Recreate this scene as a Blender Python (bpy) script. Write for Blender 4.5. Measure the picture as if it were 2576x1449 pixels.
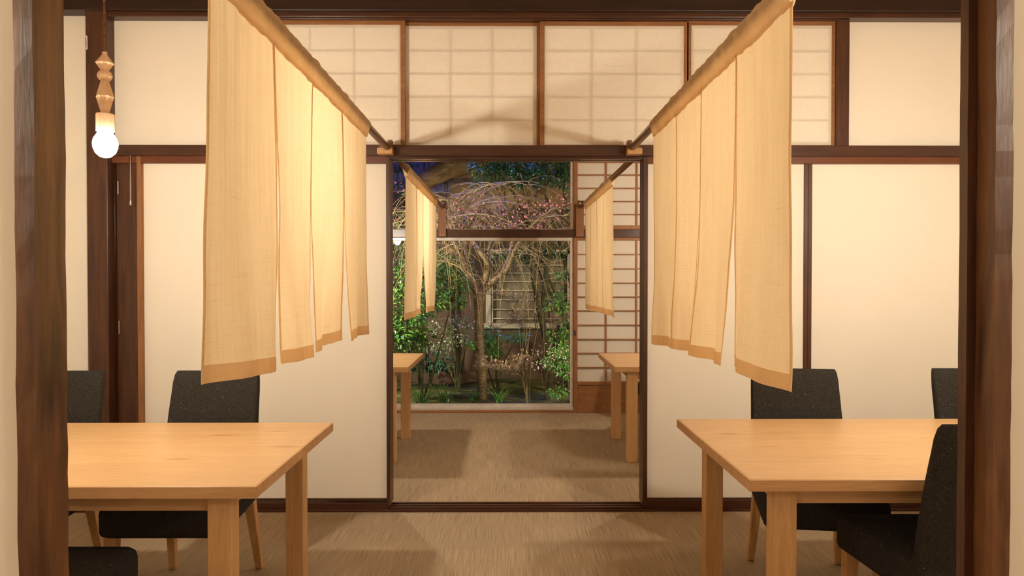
import bpy, math, random
from mathutils import Vector, Euler, Matrix

for o in list(bpy.data.objects):
    bpy.data.objects.remove(o, do_unlink=True)
scene = bpy.context.scene
COL = scene.collection

# ------------------------------------------------------------------ camera
F = 1905.0                       # focal length in pixels of the 2576 x 1449 frame
CAM_Z = 1.15
cam_data = bpy.data.cameras.new('camera')
cam_data.sensor_width = 36.0
cam_data.lens = F * 36.0 / 2576.0
cam_data.clip_start = 0.05
cam_data.clip_end = 60
cam = bpy.data.objects.new('camera', cam_data)
COL.objects.link(cam)
cam.location = (0, 0, CAM_Z)
cam.rotation_euler = (math.radians(90) - math.atan(27.5 / F), 0, -math.atan(11.0 / F))
scene.camera = cam

# ------------------------------------------------------------------ world, exposure
scene.view_settings.view_transform = 'Standard'
scene.view_settings.look = 'None'
scene.view_settings.exposure = 0.12
scene.view_settings.gamma = 1.0
scene.view_settings.use_curve_mapping = False
scene.cycles.max_bounces = 12
scene.cycles.diffuse_bounces = 7
scene.cycles.transparent_max_bounces = 16
scene.cycles.sample_clamp_indirect = 6.0
world = bpy.data.worlds.new('night_sky')
scene.world = world
world.use_nodes = True
wb = world.node_tree.nodes['Background']
wb.inputs[0].default_value = (0.20, 0.18, 0.42, 1)
wb.inputs[1].default_value = 0.24

BULB_COLOR = (1.0, 0.87, 0.69)
BULB_POWER = 840.0

def spot(name, loc, target, color, power, size=1.2, blend=0.6, radius=0.06):
    l = bpy.data.lights.new(name, 'SPOT')
    l.energy = power
    l.color = color
    l.spot_size = size
    l.spot_blend = blend
    l.shadow_soft_size = radius
    o = bpy.data.objects.new(name, l)
    COL.objects.link(o)
    o.location = loc
    d = Vector(target) - Vector(loc)
    o.rotation_euler = d.to_track_quat('-Z', 'Y').to_euler()
    return o

# garden flood lamps (warm from the right and left, blue from above)
spot('garden_floodlight', (2.4, 6.8, 2.2), (0.0, 8.8, 1.0), (1.0, 0.86, 0.52), 300, 1.5)
spot('garden_floodlight', (-2.3, 6.9, 1.5), (-0.4, 8.6, 0.8), (1.0, 0.94, 0.66), 620, 1.4)
spot('garden_floodlight', (1.3, 7.0, 0.05), (0.55, 8.2, 0.2), (1.0, 0.85, 0.45), 50, 1.5)
spot('garden_blue_lamp', (-0.75, 8.9, 5.2), (-0.7, 8.5, 1.0), (0.14, 0.20, 1.0), 900, 0.55)
spot('garden_blue_lamp', (0.5, 9.1, 5.0), (0.35, 8.6, 1.5), (0.14, 0.20, 1.0), 500, 0.45)
spot('garden_blue_lamp', (-2.4, 8.7, 3.4), (-1.5, 9.95, 2.2), (0.20, 0.20, 1.0), 60, 0.9)

# ------------------------------------------------------------------ pixel helper
_R = Euler(cam.rotation_euler).to_matrix()
def at(px, py, Y):
    d = _R @ Vector(((px - 1288.0) / F, -(py - 724.5) / F, -1.0))
    t = Y / d.y
    return Vector((d.x * t, Y, CAM_Z + d.z * t))
def X(px, Y, py=697.0):
    return at(px, py, Y).x
def Z(py, Y, px=1288.0):
    return at(px, py, Y).z

# ------------------------------------------------------------------ mesh builder
LOC = {}
class MB:
    def __init__(self):
        self.v, self.f = [], []
    def add(self, vs, fs):
        b = len(self.v)
        self.v.extend([tuple(p) for p in vs])
        self.f.extend([tuple(i + b for i in q) for q in fs])
        return self
    def box(self, x0, x1, y0, y1, z0, z1):
        if x0 > x1: x0, x1 = x1, x0
        if y0 > y1: y0, y1 = y1, y0
        if z0 > z1: z0, z1 = z1, z0
        vs = [(x0, y0, z0), (x1, y0, z0), (x1, y1, z0), (x0, y1, z0), (x0, y0, z1), (x1, y0, z1), (x1, y1, z1), (x0, y1, z1)]
        return self.add(vs, [(0, 3, 2, 1), (4, 5, 6, 7), (0, 1, 5, 4), (1, 2, 6, 5), (2, 3, 7, 6), (3, 0, 4, 7)])
    def sheet(self, x0, x1, y, z0, z1):
        return self.add([(x0, y, z0), (x1, y, z0), (x1, y, z1), (x0, y, z1)], [(0, 1, 2, 3)])
    def rings(self, rings, cap=True, close=True):
        n = len(rings[0])
        vs = [p for r in rings for p in r]
        fs = []
        for i in range(len(rings) - 1):
            for j in range(n if close else n - 1):
                k = (j + 1) % n
                fs.append((i * n + j, i * n + k, (i + 1) * n + k, (i + 1) * n + j))
        if cap:
            fs.append(tuple(reversed(range(n))))
            fs.append(tuple((len(rings) - 1) * n + j for j in range(n)))
        return self.add(vs, fs)
    def tube(self, pts, rad, n=8, cap=True):
        pts = [Vector(p) for p in pts]
        if not isinstance(rad, (list, tuple)):
            rad = [rad] * len(pts)
        rings = []
        prev = None
        for i, p in enumerate(pts):
            a = pts[max(i - 1, 0)]
            b = pts[min(i + 1, len(pts) - 1)]
            d = (b - a)
            if d.length < 1e-9: d = Vector((0, 0, 1))
            d.normalize()
            if prev is None:
                up = Vector((0, 0, 1)) if abs(d.z) < 0.9 else Vector((1, 0, 0))
                s = d.cross(up).normalized()
            else:
                s = (prev - d * prev.dot(d))
                if s.length < 1e-6: s = d.orthogonal()
                s.normalize()
            prev = s
            t = s.cross(d)
            rings.append([p + (s * math.cos(2 * math.pi * k / n) + t * math.sin(2 * math.pi * k / n)) * rad[i] for k in range(n)])
        return self.rings(rings, cap)
    def lathe(self, cx, cy, prof, n=24, a0=0.0, cap=True):
        rings = [[(cx + r * math.cos(a0 + 2 * math.pi * k / n), cy + r * math.sin(a0 + 2 * math.pi * k / n), z) for k in range(n)] for r, z in prof]
        return self.rings(rings, cap)
    def grid(self, P, nu, nv):
        vs = [P(i / nu, j / nv) for j in range(nv + 1) for i in range(nu + 1)]
        w = nu + 1
        return self.add(vs, [(j * w + i, j * w + i + 1, (j + 1) * w + i + 1, (j + 1) * w + i) for j in range(nv) for i in range(nu)])
    def leaf(self, p, d, up, L, W, fold=0.25):
        d = d.normalized()
        s = d.cross(up)
        if s.length < 1e-4: s = d.orthogonal()
        s.normalize()
        n = s.cross(d)
        m = p + d * L * 0.45
        return self.add([p, m + s * W * 0.5 + n * W * fold, p + d * L - n * L * 0.12, m - s * W * 0.5 + n * W * fold, m],
                        [(0, 1, 4), (1, 2, 4), (2, 3, 4), (3, 0, 4)])
    def build(self, name, mat, parent=None, smooth=False, bevel=0.0, seg=2, kind=None):
        me = bpy.data.meshes.new(name)
        off = LOC.get(parent.name, Vector((0, 0, 0))) if parent is not None else Vector((0, 0, 0))
        me.from_pydata([(p[0] - off.x, p[1] - off.y, p[2] - off.z) for p in self.v], [], self.f)
        me.update()
        if smooth:
            me.polygons.foreach_set('use_smooth', [True] * len(me.polygons))
        me.materials.append(mat)
        o = bpy.data.objects.new(name, me)
        COL.objects.link(o)
        if parent is not None:
            o.parent = parent
            LOC[o.name] = off
        if bevel > 0:
            m = o.modifiers.new('Bevel', 'BEVEL')
            m.width = bevel
            m.segments = seg
            m.limit_method = 'ANGLE'
        if kind:
            o['kind'] = kind
        return o

def thing(name, label, cat, loc, group=None, kind=None):
    o = bpy.data.objects.new(name, None)
    o.empty_display_size = 0.1
    COL.objects.link(o)
    o.location = loc
    LOC[o.name] = Vector(loc)
    if label: o['label'] = label
    if cat: o['category'] = cat
    if group: o['group'] = group
    if kind: o['kind'] = kind
    return o

def tag(o, label, cat, group=None):
    o['label'] = label
    o['category'] = cat
    if group: o['group'] = group
    return o

def copy_tree(o, parent=None):
    c = o.copy()
    COL.objects.link(c)
    if parent is not None:
        c.parent = parent
    for ch in [k for k in bpy.data.objects if k.parent == o]:
        copy_tree(ch, c)
    return c

# ------------------------------------------------------------------ materials
def new_mat(name):
    m = bpy.data.materials.new(name)
    m.use_nodes = True
    nt = m.node_tree
    nt.nodes.clear()
    out = nt.nodes.new('ShaderNodeOutputMaterial')
    return m, nt, out

def coords(nt, scale=(1, 1, 1), rot=(0, 0, 0)):
    tc = nt.nodes.new('ShaderNodeTexCoord')
    mp = nt.nodes.new('ShaderNodeMapping')
    mp.inputs['Scale'].default_value = scale
    mp.inputs['Rotation'].default_value = rot
    nt.links.new(tc.outputs['Object'], mp.inputs['Vector'])
    return mp.outputs['Vector']

def noise(nt, vec, scale, detail=3.0, rough=0.55, dist=0.0):
    n = nt.nodes.new('ShaderNodeTexNoise')
    n.inputs['Scale'].default_value = scale
    n.inputs['Detail'].default_value = detail
    n.inputs['Roughness'].default_value = rough
    n.inputs['Distortion'].default_value = dist
    nt.links.new(vec, n.inputs['Vector'])
    return n.outputs['Fac']

def ramp(nt, fac, stops):
    r = nt.nodes.new('ShaderNodeValToRGB')
    e = r.color_ramp.elements
    while len(e) < len(stops):
        e.new(0.5)
    for k, (p, c) in enumerate(stops):
        e[k].position = p
        e[k].color = (*c, 1) if len(c) == 3 else c
    nt.links.new(fac, r.inputs['Fac'])
    return r.outputs['Color']

def mixc(nt, a, b, fac, mode='MULTIPLY'):
    m = nt.nodes.new('ShaderNodeMix')
    m.data_type = 'RGBA'
    m.blend_type = mode
    for sock, val in ((m.inputs[6], a), (m.inputs[7], b), (m.inputs[0], fac)):
        if hasattr(val, 'is_linked') or hasattr(val, 'links'):
            nt.links.new(val, sock)
        else:
            sock.default_value = (*val, 1) if isinstance(val, tuple) else val
    return m.outputs[2]

def bump(nt, h, strength, dist=0.002):
    b = nt.nodes.new('ShaderNodeBump')
    b.inputs['Strength'].default_value = strength
    b.inputs['Distance'].default_value = dist
    nt.links.new(h, b.inputs['Height'])
    return b.outputs['Normal']

def principled(nt, out, color, rough=0.5, normal=None, spec=0.5, metallic=0.0):
    p = nt.nodes.new('ShaderNodeBsdfPrincipled')
    if isinstance(color, tuple):
        p.inputs['Base Color'].default_value = (*color, 1)
    else:
        nt.links.new(color, p.inputs['Base Color'])
    p.inputs['Roughness'].default_value = rough
    p.inputs['Metallic'].default_value = metallic
    p.inputs['Specular IOR Level'].default_value = spec
    if normal is not None:
        nt.links.new(normal, p.inputs['Normal'])
    nt.links.new(p.outputs[0], out.inputs['Surface'])
    return p

def wood(name, dark, light, stretch=(1, 12, 12), scale=3.0, rough=0.45, spec=0.4, knots=False, bstr=0.15):
    m, nt, out = new_mat(name)
    v = coords(nt, stretch)
    n1 = noise(nt, v, scale, 6, 0.6, 0.6)
    col = ramp(nt, n1, [(0.3, dark), (0.7, light)])
    n2 = noise(nt, v, scale * 7, 3, 0.6)
    col = mixc(nt, col, ramp(nt, n2, [(0.3, (0.86, 0.84, 0.82)), (0.65, (1, 1, 1))]), 1.0)
    if knots:
        vk = coords(nt, (2.6, 9.0, 3.0))
        vo = nt.nodes.new('ShaderNodeTexVoronoi')
        vo.inputs['Scale'].default_value = 1.0
        nt.links.new(vk, vo.inputs['Vector'])
        kf = ramp(nt, vo.outputs['Distance'], [(0.0, (0.42, 0.27, 0.18)), (0.06, (0.72, 0.58, 0.46)), (0.17, (1, 1, 1))])
        col = mixc(nt, col, kf, 0.8)
    principled(nt, out, col, rough, bump(nt, n2, bstr, 0.001), spec)
    return m

M = {}
def mk_plaster(name, base, dark, scale=2.0):
    m, nt, out = new_mat(name)
    v = coords(nt, (1, 1, 1))
    n1 = noise(nt, v, scale, 4, 0.6)
    col = ramp(nt, n1, [(0.3, dark), (0.7, base)])
    n2 = noise(nt, v, 240.0, 3, 0.6)
    principled(nt, out, col, 0.9, bump(nt, n2, 0.12, 0.001), 0.15)
    return m
M['plaster'] = mk_plaster('cream_wallpaper', (0.85, 0.80, 0.71), (0.82, 0.77, 0.68))
M['plaster_near'] = mk_plaster('beige_wallpaper', (0.80, 0.73, 0.62), (0.77, 0.70, 0.59))
M['ceiling'] = wood('ceiling_boards', (0.42, 0.30, 0.19), (0.52, 0.39, 0.26), (1, 10, 10))
M['dark'] = wood('dark_stained_wood', (0.040, 0.013, 0.007), (0.085, 0.030, 0.014), (1.2, 14, 14), 3, 0.30, 0.45)
M['beam'] = wood('blackened_beam_wood', (0.016, 0.006, 0.004), (0.034, 0.012, 0.007), (1.2, 14, 14), 3, 0.4, 0.4)
M['dark_v'] = wood('dark_stained_upright', (0.045, 0.015, 0.008), (0.10, 0.038, 0.017), (14, 14, 1.2), 3, 0.36, 0.45)
M['red'] = wood('reddish_stained_wood', (0.11, 0.030, 0.012), (0.18, 0.055, 0.020), (1.2, 14, 14), 3, 0.4, 0.4)
M['old_post'] = wood('aged_post_wood', (0.030, 0.011, 0.006), (0.20, 0.085, 0.032), (10, 10, 1.1), 2.2, 0.36, 0.45, bstr=0.35)
M['mid'] = wood('cedar_frame_wood', (0.24, 0.10, 0.038), (0.36, 0.17, 0.07), (1.2, 14, 14), 3, 0.5, 0.3)
M['mid_v'] = wood('cedar_stile_wood', (0.24, 0.10, 0.038), (0.36, 0.17, 0.07), (14, 14, 1.2), 3, 0.5, 0.3)
M['rod'] = wood('brown_rod_wood', (0.14, 0.065, 0.03), (0.26, 0.14, 0.07), (14, 1.5, 14), 3, 0.3, 0.5)
M['slat'] = wood('brown_slat_wood', (0.20, 0.09, 0.045), (0.28, 0.14, 0.07), (14, 14, 1.5), 3, 0.5, 0.3)
M['top'] = wood('beech_table_top', (0.54, 0.325, 0.145), (0.62, 0.39, 0.185), (0.8, 9, 9), 2.2, 0.38, 0.4, True, 0.05)
M['edge'] = wood('beech_solid_edge', (0.50, 0.28, 0.13), (0.62, 0.38, 0.19), (0.8, 12, 12), 2.6, 0.42, 0.35, False, 0.05)
M['leg'] = wood('beech_leg', (0.52, 0.29, 0.12), (0.66, 0.41, 0.19), (11, 11, 0.9), 2.6, 0.42, 0.35, False, 0.05)
M['bead'] = wood('turned_pale_wood', (0.64, 0.43, 0.28), (0.76, 0.55, 0.38), (9, 9, 1.2), 3, 0.5, 0.3, False, 0.05)

# woven floor
m, nt, out = new_mat('woven_floor')
v = coords(nt, (340, 4, 1))
n1 = noise(nt, v, 1.0, 3, 0.7)
col = ramp(nt, n1, [(0.30, (0.225, 0.160, 0.098)), (0.5, (0.345, 0.262, 0.172)), (0.70, (0.455, 0.36, 0.25))])
v2 = coords(nt, (3.2, 1.1, 1))
br = nt.nodes.new('ShaderNodeTexVoronoi')
br.distance = 'CHEBYCHEV'
br.inputs['Scale'].default_value = 1.6
br.inputs['Randomness'].default_value = 0.25
nt.links.new(v2, br.inputs['Vector'])
col = mixc(nt, col, ramp(nt, br.outputs['Color'], [(0.0, (0.93, 0.92, 0.92)), (1.0, (1.05, 1.03, 1.0))]), 1.0)
principled(nt, out, col, 0.75, bump(nt, n1, 0.35, 0.002), 0.2)
M['floor'] = m

# linen (single and folded double) : diffuse + translucent, slub threads
def mk_linen(name, tint, trans, dark):
    m, nt, out = new_mat(name)
    vh = coords(nt, (7, 7, 420))
    h = noise(nt, vh, 1.0, 3, 0.65)
    vv = coords(nt, (420, 420, 5))
    w = noise(nt, vv, 1.0, 2, 0.6)
    th = ramp(nt, h, [(0.28, (0.72, 0.66, 0.58)), (0.42, (1, 1, 1))])
    tv = ramp(nt, w, [(0.25, (0.86, 0.83, 0.78)), (0.5, (1, 1, 1))])
    col = mixc(nt, mixc(nt, tint, th, 0.55), tv, 0.6)
    big = noise(nt, coords(nt, (3, 3, 1.2)), 2.0, 2)
    col = mixc(nt, col, ramp(nt, big, [(0.3, dark), (0.7, (1, 1, 1))]), 1.0)
    d = nt.nodes.new('ShaderNodeBsdfDiffuse')
    t = nt.nodes.new('ShaderNodeBsdfTranslucent')
    nt.links.new(col, d.inputs['Color'])
    nt.links.new(col, t.inputs['Color'])
    wk = noise(nt, coords(nt, (6, 38, 2.2)), 1.0, 3, 0.5)
    nb = bump(nt, wk, 0.3, 0.012)
    nt.links.new(nb, d.inputs['Normal'])
    nt.links.new(nb, t.inputs['Normal'])
    mx = nt.nodes.new('ShaderNodeMixShader')
    mx.inputs[0].default_value = trans
    nt.links.new(d.outputs[0], mx.inputs[1])
    nt.links.new(t.outputs[0], mx.inputs[2])
    nt.links.new(mx.outputs[0], out.inputs['Surface'])
    return m
M['linen'] = mk_linen('natural_linen', (0.79, 0.635, 0.40), 0.44, (0.93, 0.91, 0.88))
M['linen_fold'] = mk_linen('folded_linen', (0.88, 0.69, 0.45), 0.58, (0.90, 0.87, 0.82))

# shoji paper
m, nt, out = new_mat('shoji_paper')
n1 = noise(nt, coords(nt), 60.0, 4, 0.6)
col = ramp(nt, n1, [(0.3, (0.83, 0.76, 0.66)), (0.7, (0.87, 0.80, 0.70))])
d = nt.nodes.new('ShaderNodeBsdfDiffuse')
t = nt.nodes.new('ShaderNodeBsdfTranslucent')
mx = nt.nodes.new('ShaderNodeMixShader')
mx.inputs[0].default_value = 0.24
nt.links.new(col, d.inputs['Color'])
nt.links.new(col, t.inputs['Color'])
nt.links.new(d.outputs[0], mx.inputs[1])
nt.links.new(t.outputs[0], mx.inputs[2])
nt.links.new(mx.outputs[0], out.inputs['Surface'])
M['paper'] = m

# charcoal tweed
m, nt, out = new_mat('charcoal_tweed')
v = coords(nt)
n1 = noise(nt, v, 330.0, 3, 0.7)
n2 = noise(nt, v, 130.0, 2, 0.6)
col = ramp(nt, n1, [(0.40, (0.016, 0.014, 0.012)), (0.60, (0.042, 0.038, 0.033))])
fl = ramp(nt, n2, [(0.70, (0, 0, 0)), (0.76, (0.20, 0.18, 0.16))])
col = mixc(nt, col, fl, 1.0, 'ADD')
p = principled(nt, out, col, 0.95, bump(nt, n1, 0.4, 0.002), 0.1)
M['tweed'] = m

# glass pane
m, nt, out = new_mat('window_glass')
tr = nt.nodes.new('ShaderNodeBsdfTransparent')
gl = nt.nodes.new('ShaderNodeBsdfGlossy')
gl.inputs['Roughness'].default_value = 0.0
fr = nt.nodes.new('ShaderNodeFresnel')
fr.inputs['IOR'].default_value = 1.5
ad = nt.nodes.new('ShaderNodeMath')
ad.operation = 'MULTIPLY'
ad.inputs[1].default_value = 0.85
nt.links.new(fr.outputs[0], ad.inputs[0])
mx = nt.nodes.new('ShaderNodeMixShader')
nt.links.new(ad.outputs[0], mx.inputs[0])
nt.links.new(tr.outputs[0], mx.inputs[1])
nt.links.new(gl.outputs[0], mx.inputs[2])
nt.links.new(mx.outputs[0], out.inputs['Surface'])
M['glass'] = m

def plain(name, c, rough=0.5, metallic=0.0, spec=0.5, var=0.12, sc=20.0):
    m, nt, out = new_mat(name)
    n = noise(nt, coords(nt), sc, 3)
    col = ramp(nt, n, [(0.25, tuple(k * (1 - var) for k in c)), (0.75, tuple(min(1, k * (1 + var)) for k in c))])
    principled(nt, out, col, rough, None, spec, metallic)
    return m
M['alu'] = plain('pale_aluminium', (0.60, 0.56, 0.52), 0.4, 0.2)
M['brass'] = plain('worn_metal', (0.62, 0.56, 0.46), 0.35, 0.8)
M['black'] = plain('black_metal', (0.02, 0.018, 0.016), 0.5)
M['white'] = plain('white_card', (0.8, 0.76, 0.7), 0.7)
M['cord'] = wood('twisted_brown_cord', (0.10, 0.055, 0.03), (0.26, 0.15, 0.08), (60, 60, 90), 2, 0.8, 0.1)
m, nt, out = new_mat('clear_plastic')
tr = nt.nodes.new('ShaderNodeBsdfTransparent')
tr.inputs[0].default_value = (0.92, 0.9, 0.86, 1)
gl = nt.nodes.new('ShaderNodeBsdfGlossy')
gl.inputs['Roughness'].default_value = 0.12
lw = nt.nodes.new('ShaderNodeLayerWeight')
lw.inputs['Blend'].default_value = 0.4
mx = nt.nodes.new('ShaderNodeMixShader')
nt.links.new(lw.outputs['Facing'], mx.inputs[0])
nt.links.new(tr.outputs[0], mx.inputs[1])
nt.links.new(gl.outputs[0], mx.inputs[2])
nt.links.new(mx.outputs[0], out.inputs['Surface'])
M['plastic'] = m
m, nt, out = new_mat('lit_bulb')
em = nt.nodes.new('ShaderNodeEmission')
em.inputs[0].default_value = (*BULB_COLOR, 1)
em.inputs[1].default_value = BULB_POWER
nt.links.new(em.outputs[0], out.inputs['Surface'])
M['bulb'] = m

# ------------------------------------------------------------------ room shell
WY = 3.70                        # front of the wall between the two rooms
GY = 6.45                        # glass wall on the garden
NY = 1.25                        # front of the near wall with its doorway
CEIL = 2.72
SX = 2.75
S = 'structure'
MB().box(-3.0, 3.0, -2.3, GY + 0.10, -0.05, 0.0).build('floor', M['floor'], kind=S)
MB().box(-3.0, 3.0, -2.3, GY + 0.25, CEIL, CEIL + 0.05).build('ceiling', M['ceiling'], kind=S)
MB().box(-SX - 0.1, -SX, -2.3, GY + 0.1, 0, CEIL).build('wall_left', M['plaster'], kind=S)
MB().box(SX, SX + 0.1, -2.3, GY + 0.1, 0, CEIL).build('wall_right', M['plaster'], kind=S)
MB().box(-SX, SX, -2.3, -2.2, 0, CEIL).build('wall_back', M['plaster'], kind=S)

# near wall (the camera looks through its doorway)
xl, xr = X(57, NY), X(2527, NY)
MB().box(-SX, xl, NY + 0.005, NY + 0.07, 0, CEIL).box(xr, SX, NY + 0.005, NY + 0.07, 0, CEIL).box(xl, xr, NY + 0.005, NY + 0.07, 1.95, CEIL).build('wall_near', M['plaster_near'], kind=S)

def rough_post(x0, x1, y0, y1, z0, z1, seed, amp=0.004, n=46):
    rng = random.Random(seed)
    b = MB()
    rings = []
    off = [0, 0]
    for i in range(n + 1):
        z = z0 + (z1 - z0) * i / n
        off = [0.6 * o + rng.uniform(-amp, amp) * 0.5 for o in off]
        a, c = x0 + off[0], x1 + off[1]
        rings.append([(a, y0 + rng.uniform(-.001, .001), z), (c, y0 + rng.uniform(-.001, .001), z), (c, y1, z), (a, y1, z)])
    b.rings(rings)
    return b
rough_post(xl - 0.004, X(100, NY), NY - 0.012, NY + 0.075, 0, 1.95, 3, 0.0022).build('trim_1', M['old_post'], kind=S)
rough_post(X(100, NY) - 0.03, X(131, NY + 0.037), NY + 0.037, NY + 0.06, 0, 1.95, 4, 0.001).build('trim_2', M['dark_v'], kind=S)
rough_post(X(2490, NY), xr + 0.004, NY - 0.012, NY + 0.075, 0, 1.95, 5, 0.0018).build('trim_3', M['old_post'], kind=S)
rough_post(X(2432, NY + 0.037), X(2490, NY) + 0.03, NY + 0.037, NY + 0.06, 0, 1.95, 6, 0.001).build('trim_4', M['dark_v'], kind=S)
MB().box(xl, xr, NY - 0.02, NY + 0.085, 1.88, 1.97).build('trim_5', M['dark'], kind=S, bevel=0.004)

# wall between the rooms
PY0, PY1 = WY + 0.035, WY + 0.075          # plaster slab
B = WY + 0.10                               # back of the wall's timbers
xp0, xp1 = X(220, WY - 0.04), X(272, WY - 0.04)
z_beam = Z(27, WY - 0.05)
z_lip = Z(43, WY - 0.03)
z_nag1 = Z(365, WY - 0.02)
z_nag0 = Z(392, WY - 0.02)
z_rail0 = Z(411, WY)
MB().box(-SX, xp0 + 0.02, PY0, PY1, 0, z_beam + 0.05).build('wall_middle_left', M['plaster'], kind=S)
MB().box(xp1 - 0.02, X(640, PY0), PY0, PY1, z_nag1 - 0.03, z_lip + 0.05).build('wall_middle_upper_left', M['plaster'], kind=S)
MB().box(X(2133, PY0), SX, PY0, PY1, z_nag1 - 0.03, z_lip + 0.05).build('wall_middle_upper_right', M['plaster'], kind=S)
MB().box(-SX, SX, WY - 0.05, B, z_beam, CEIL).build('trim_6', M['beam'], kind=S, bevel=0.004)
MB().box(xp0, SX, WY - 0.03, B - 0.01, z_lip, z_beam + 0.004).build('trim_7', M['dark'], kind=S, bevel=0.003)
MB().box(X(640, WY), X(2105, WY), WY - 0.012, B - 0.015, Z(51, WY), z_lip + 0.002).build('trim_8', M['dark'], kind=S, bevel=0.002)
MB().box(xp0, xp1, WY - 0.04, B, 0, z_beam + 0.01).build('trim_9', M['dark_v'], kind=S, bevel=0.003)           # main post
MB().box(X(632, WY), X(655, WY), WY - 0.01, B - 0.02, z_nag1, z_lip).build('trim_10', M['dark_v'], kind=S, bevel=0.002)
MB().box(X(2101, WY - 0.01), X(2134, WY - 0.01), WY - 0.01, B - 0.02, z_nag1, z_lip).build('trim_11', M['dark_v'], kind=S, bevel=0.003)
# kamoi rail: dark face above, reddish strip below it over the panels
MB().box(xp1, SX, WY - 0.02, B, z_nag0, z_nag1).build('trim_12', M['dark'], kind=S, bevel=0.003)
xo0, xo1 = X(979, WY), X(1620, WY)
MB().box(xp1, xo0 + 0.005, WY, B - 0.01, z_rail0, z_nag0 + 0.002).build('trim_13', M['red'], kind=S, bevel=0.002)
MB().box(xo1 - 0.005, SX, WY, B - 0.01, z_rail0, z_nag0 + 0.002).build('trim_14', M['red'], kind=S, bevel=0.002)
MB().box(xo0, xo1, WY, WY + 0.03, Z(400, WY), z_nag0 + 0.002).box(xo0, xo1, WY + 0.055, B - 0.005, Z(400, WY), z_nag0 + 0.002).build('trim_15', M['dark'], kind=S, bevel=0.002)
# jambs of the opening
MB().box(xo0 - 0.014, xo0 + 0.004, WY - 0.004, B, 0.03, z_nag0).build('trim_16', M['dark_v'], kind=S, bevel=0.002)
MB().box(xo1 - 0.004, xo1 + 0.018, WY - 0.004, B, 0.03, z_nag0).build('trim_17', M['dark_v'], kind=S, bevel=0.002)
# threshold with two ridges, skirting under the panels
sl = MB()
sl.box(-SX, SX, WY - 0.01, B + 0.02, 0, 0.012)
for yy in (WY, WY + 0.035, WY + 0.075):
    sl.box(xo0, xo1, yy, yy + 0.014, 0.0, 0.022)
sl.build('trim_18', M['dark'], kind=S, bevel=0.002)
MB().box(xp1, xo0 - 0.01, WY + 0.004, B, 0.01, Z(1265, WY)).build('baseboard_left', M['dark'], kind=S, bevel=0.002)
MB().box(xo1 + 0.012, SX, WY + 0.004, B, 0.01, Z(1259, WY)).build('baseboard_right', M['dark'], kind=S, bevel=0.002)
MB().box(-SX, xp0, WY + 0.02, PY1, 0.0, 0.03).build('baseboard_far_left', M['white'], kind=S, bevel=0.002)

# fusuma panels (sliding doors)
def fusuma(name, x0, x1, z0, z1, left=True, right=True, y=WY + 0.025):
    d = thing(name, None, None, (0.5 * (x0 + x1), y, z0), kind=S)
    MB().box(x0, x1, y, y + 0.022, z0, z1).build('panel', M['plaster'], d, bevel=0.002)
    fr = MB()
    if left: fr.box(x0, x0 + 0.020, y - 0.006, y + 0.028, z0, z1)
    if right: fr.box(x1 - 0.020, x1, y - 0.006, y + 0.028, z0, z1)
    fr.box(x0, x1, y - 0.006, y + 0.028, z0, z0 + 0.012)
    fr.build('frame', M['dark_v'], d, bevel=0.002)
    return d
zb = Z(1262, WY)
xj = X(346, WY)
fusuma('door_1', X(356, WY), X(560, WY), zb, z_rail0 + 0.004, False, False)
fusuma('door_2', X(555, WY), xo0 - 0.012, zb, z_rail0 + 0.004, False, False)
xs = X(2036, WY)
fusuma('door_3', xo1 + 0.014, xs, zb, z_rail0 + 0.004, False, True)
fusuma('door_4', xs, SX, zb, z_rail0 + 0.004, True, False)
MB().box(xj, X(356, WY), WY - 0.004, B, 0.01, z_nag0).build('trim_19', M['mid_v'], kind=S, bevel=0.002)
# hinged dark leaf folded back next to the main post
hd = thing('door_5', None, None, (X(315, WY), WY + 0.02, 0.012), kind=S)
MB().box(xp1 - 0.01, xp1 + 0.016, WY + 0.055, WY + 0.08, 0.012, z_nag0).build('gap_shade_strip', M['beam'], hd)  # near-black strip painted for the shade in the gap beside the leaf
MB().box(xp1 + 0.012, xj - 0.004, WY + 0.02, WY + 0.05, 0.012, z_nag0).build('panel', M['dark_v'], hd, bevel=0.003)
MB().box(xj - 0.03, xj - 0.002, WY + 0.008, WY + 0.02, 0.012, z_nag0).build('stile', M['dark_v'], hd, bevel=0.002)
for py in (472, 823):
    z = Z(py, WY)
    MB().tube([(xp1 + 0.024, WY + 0.012, z - 0.032), (xp1 + 0.024, WY + 0.012, z + 0.032)], 0.0022, 10).build('hinge', M['brass'], hd)

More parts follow.
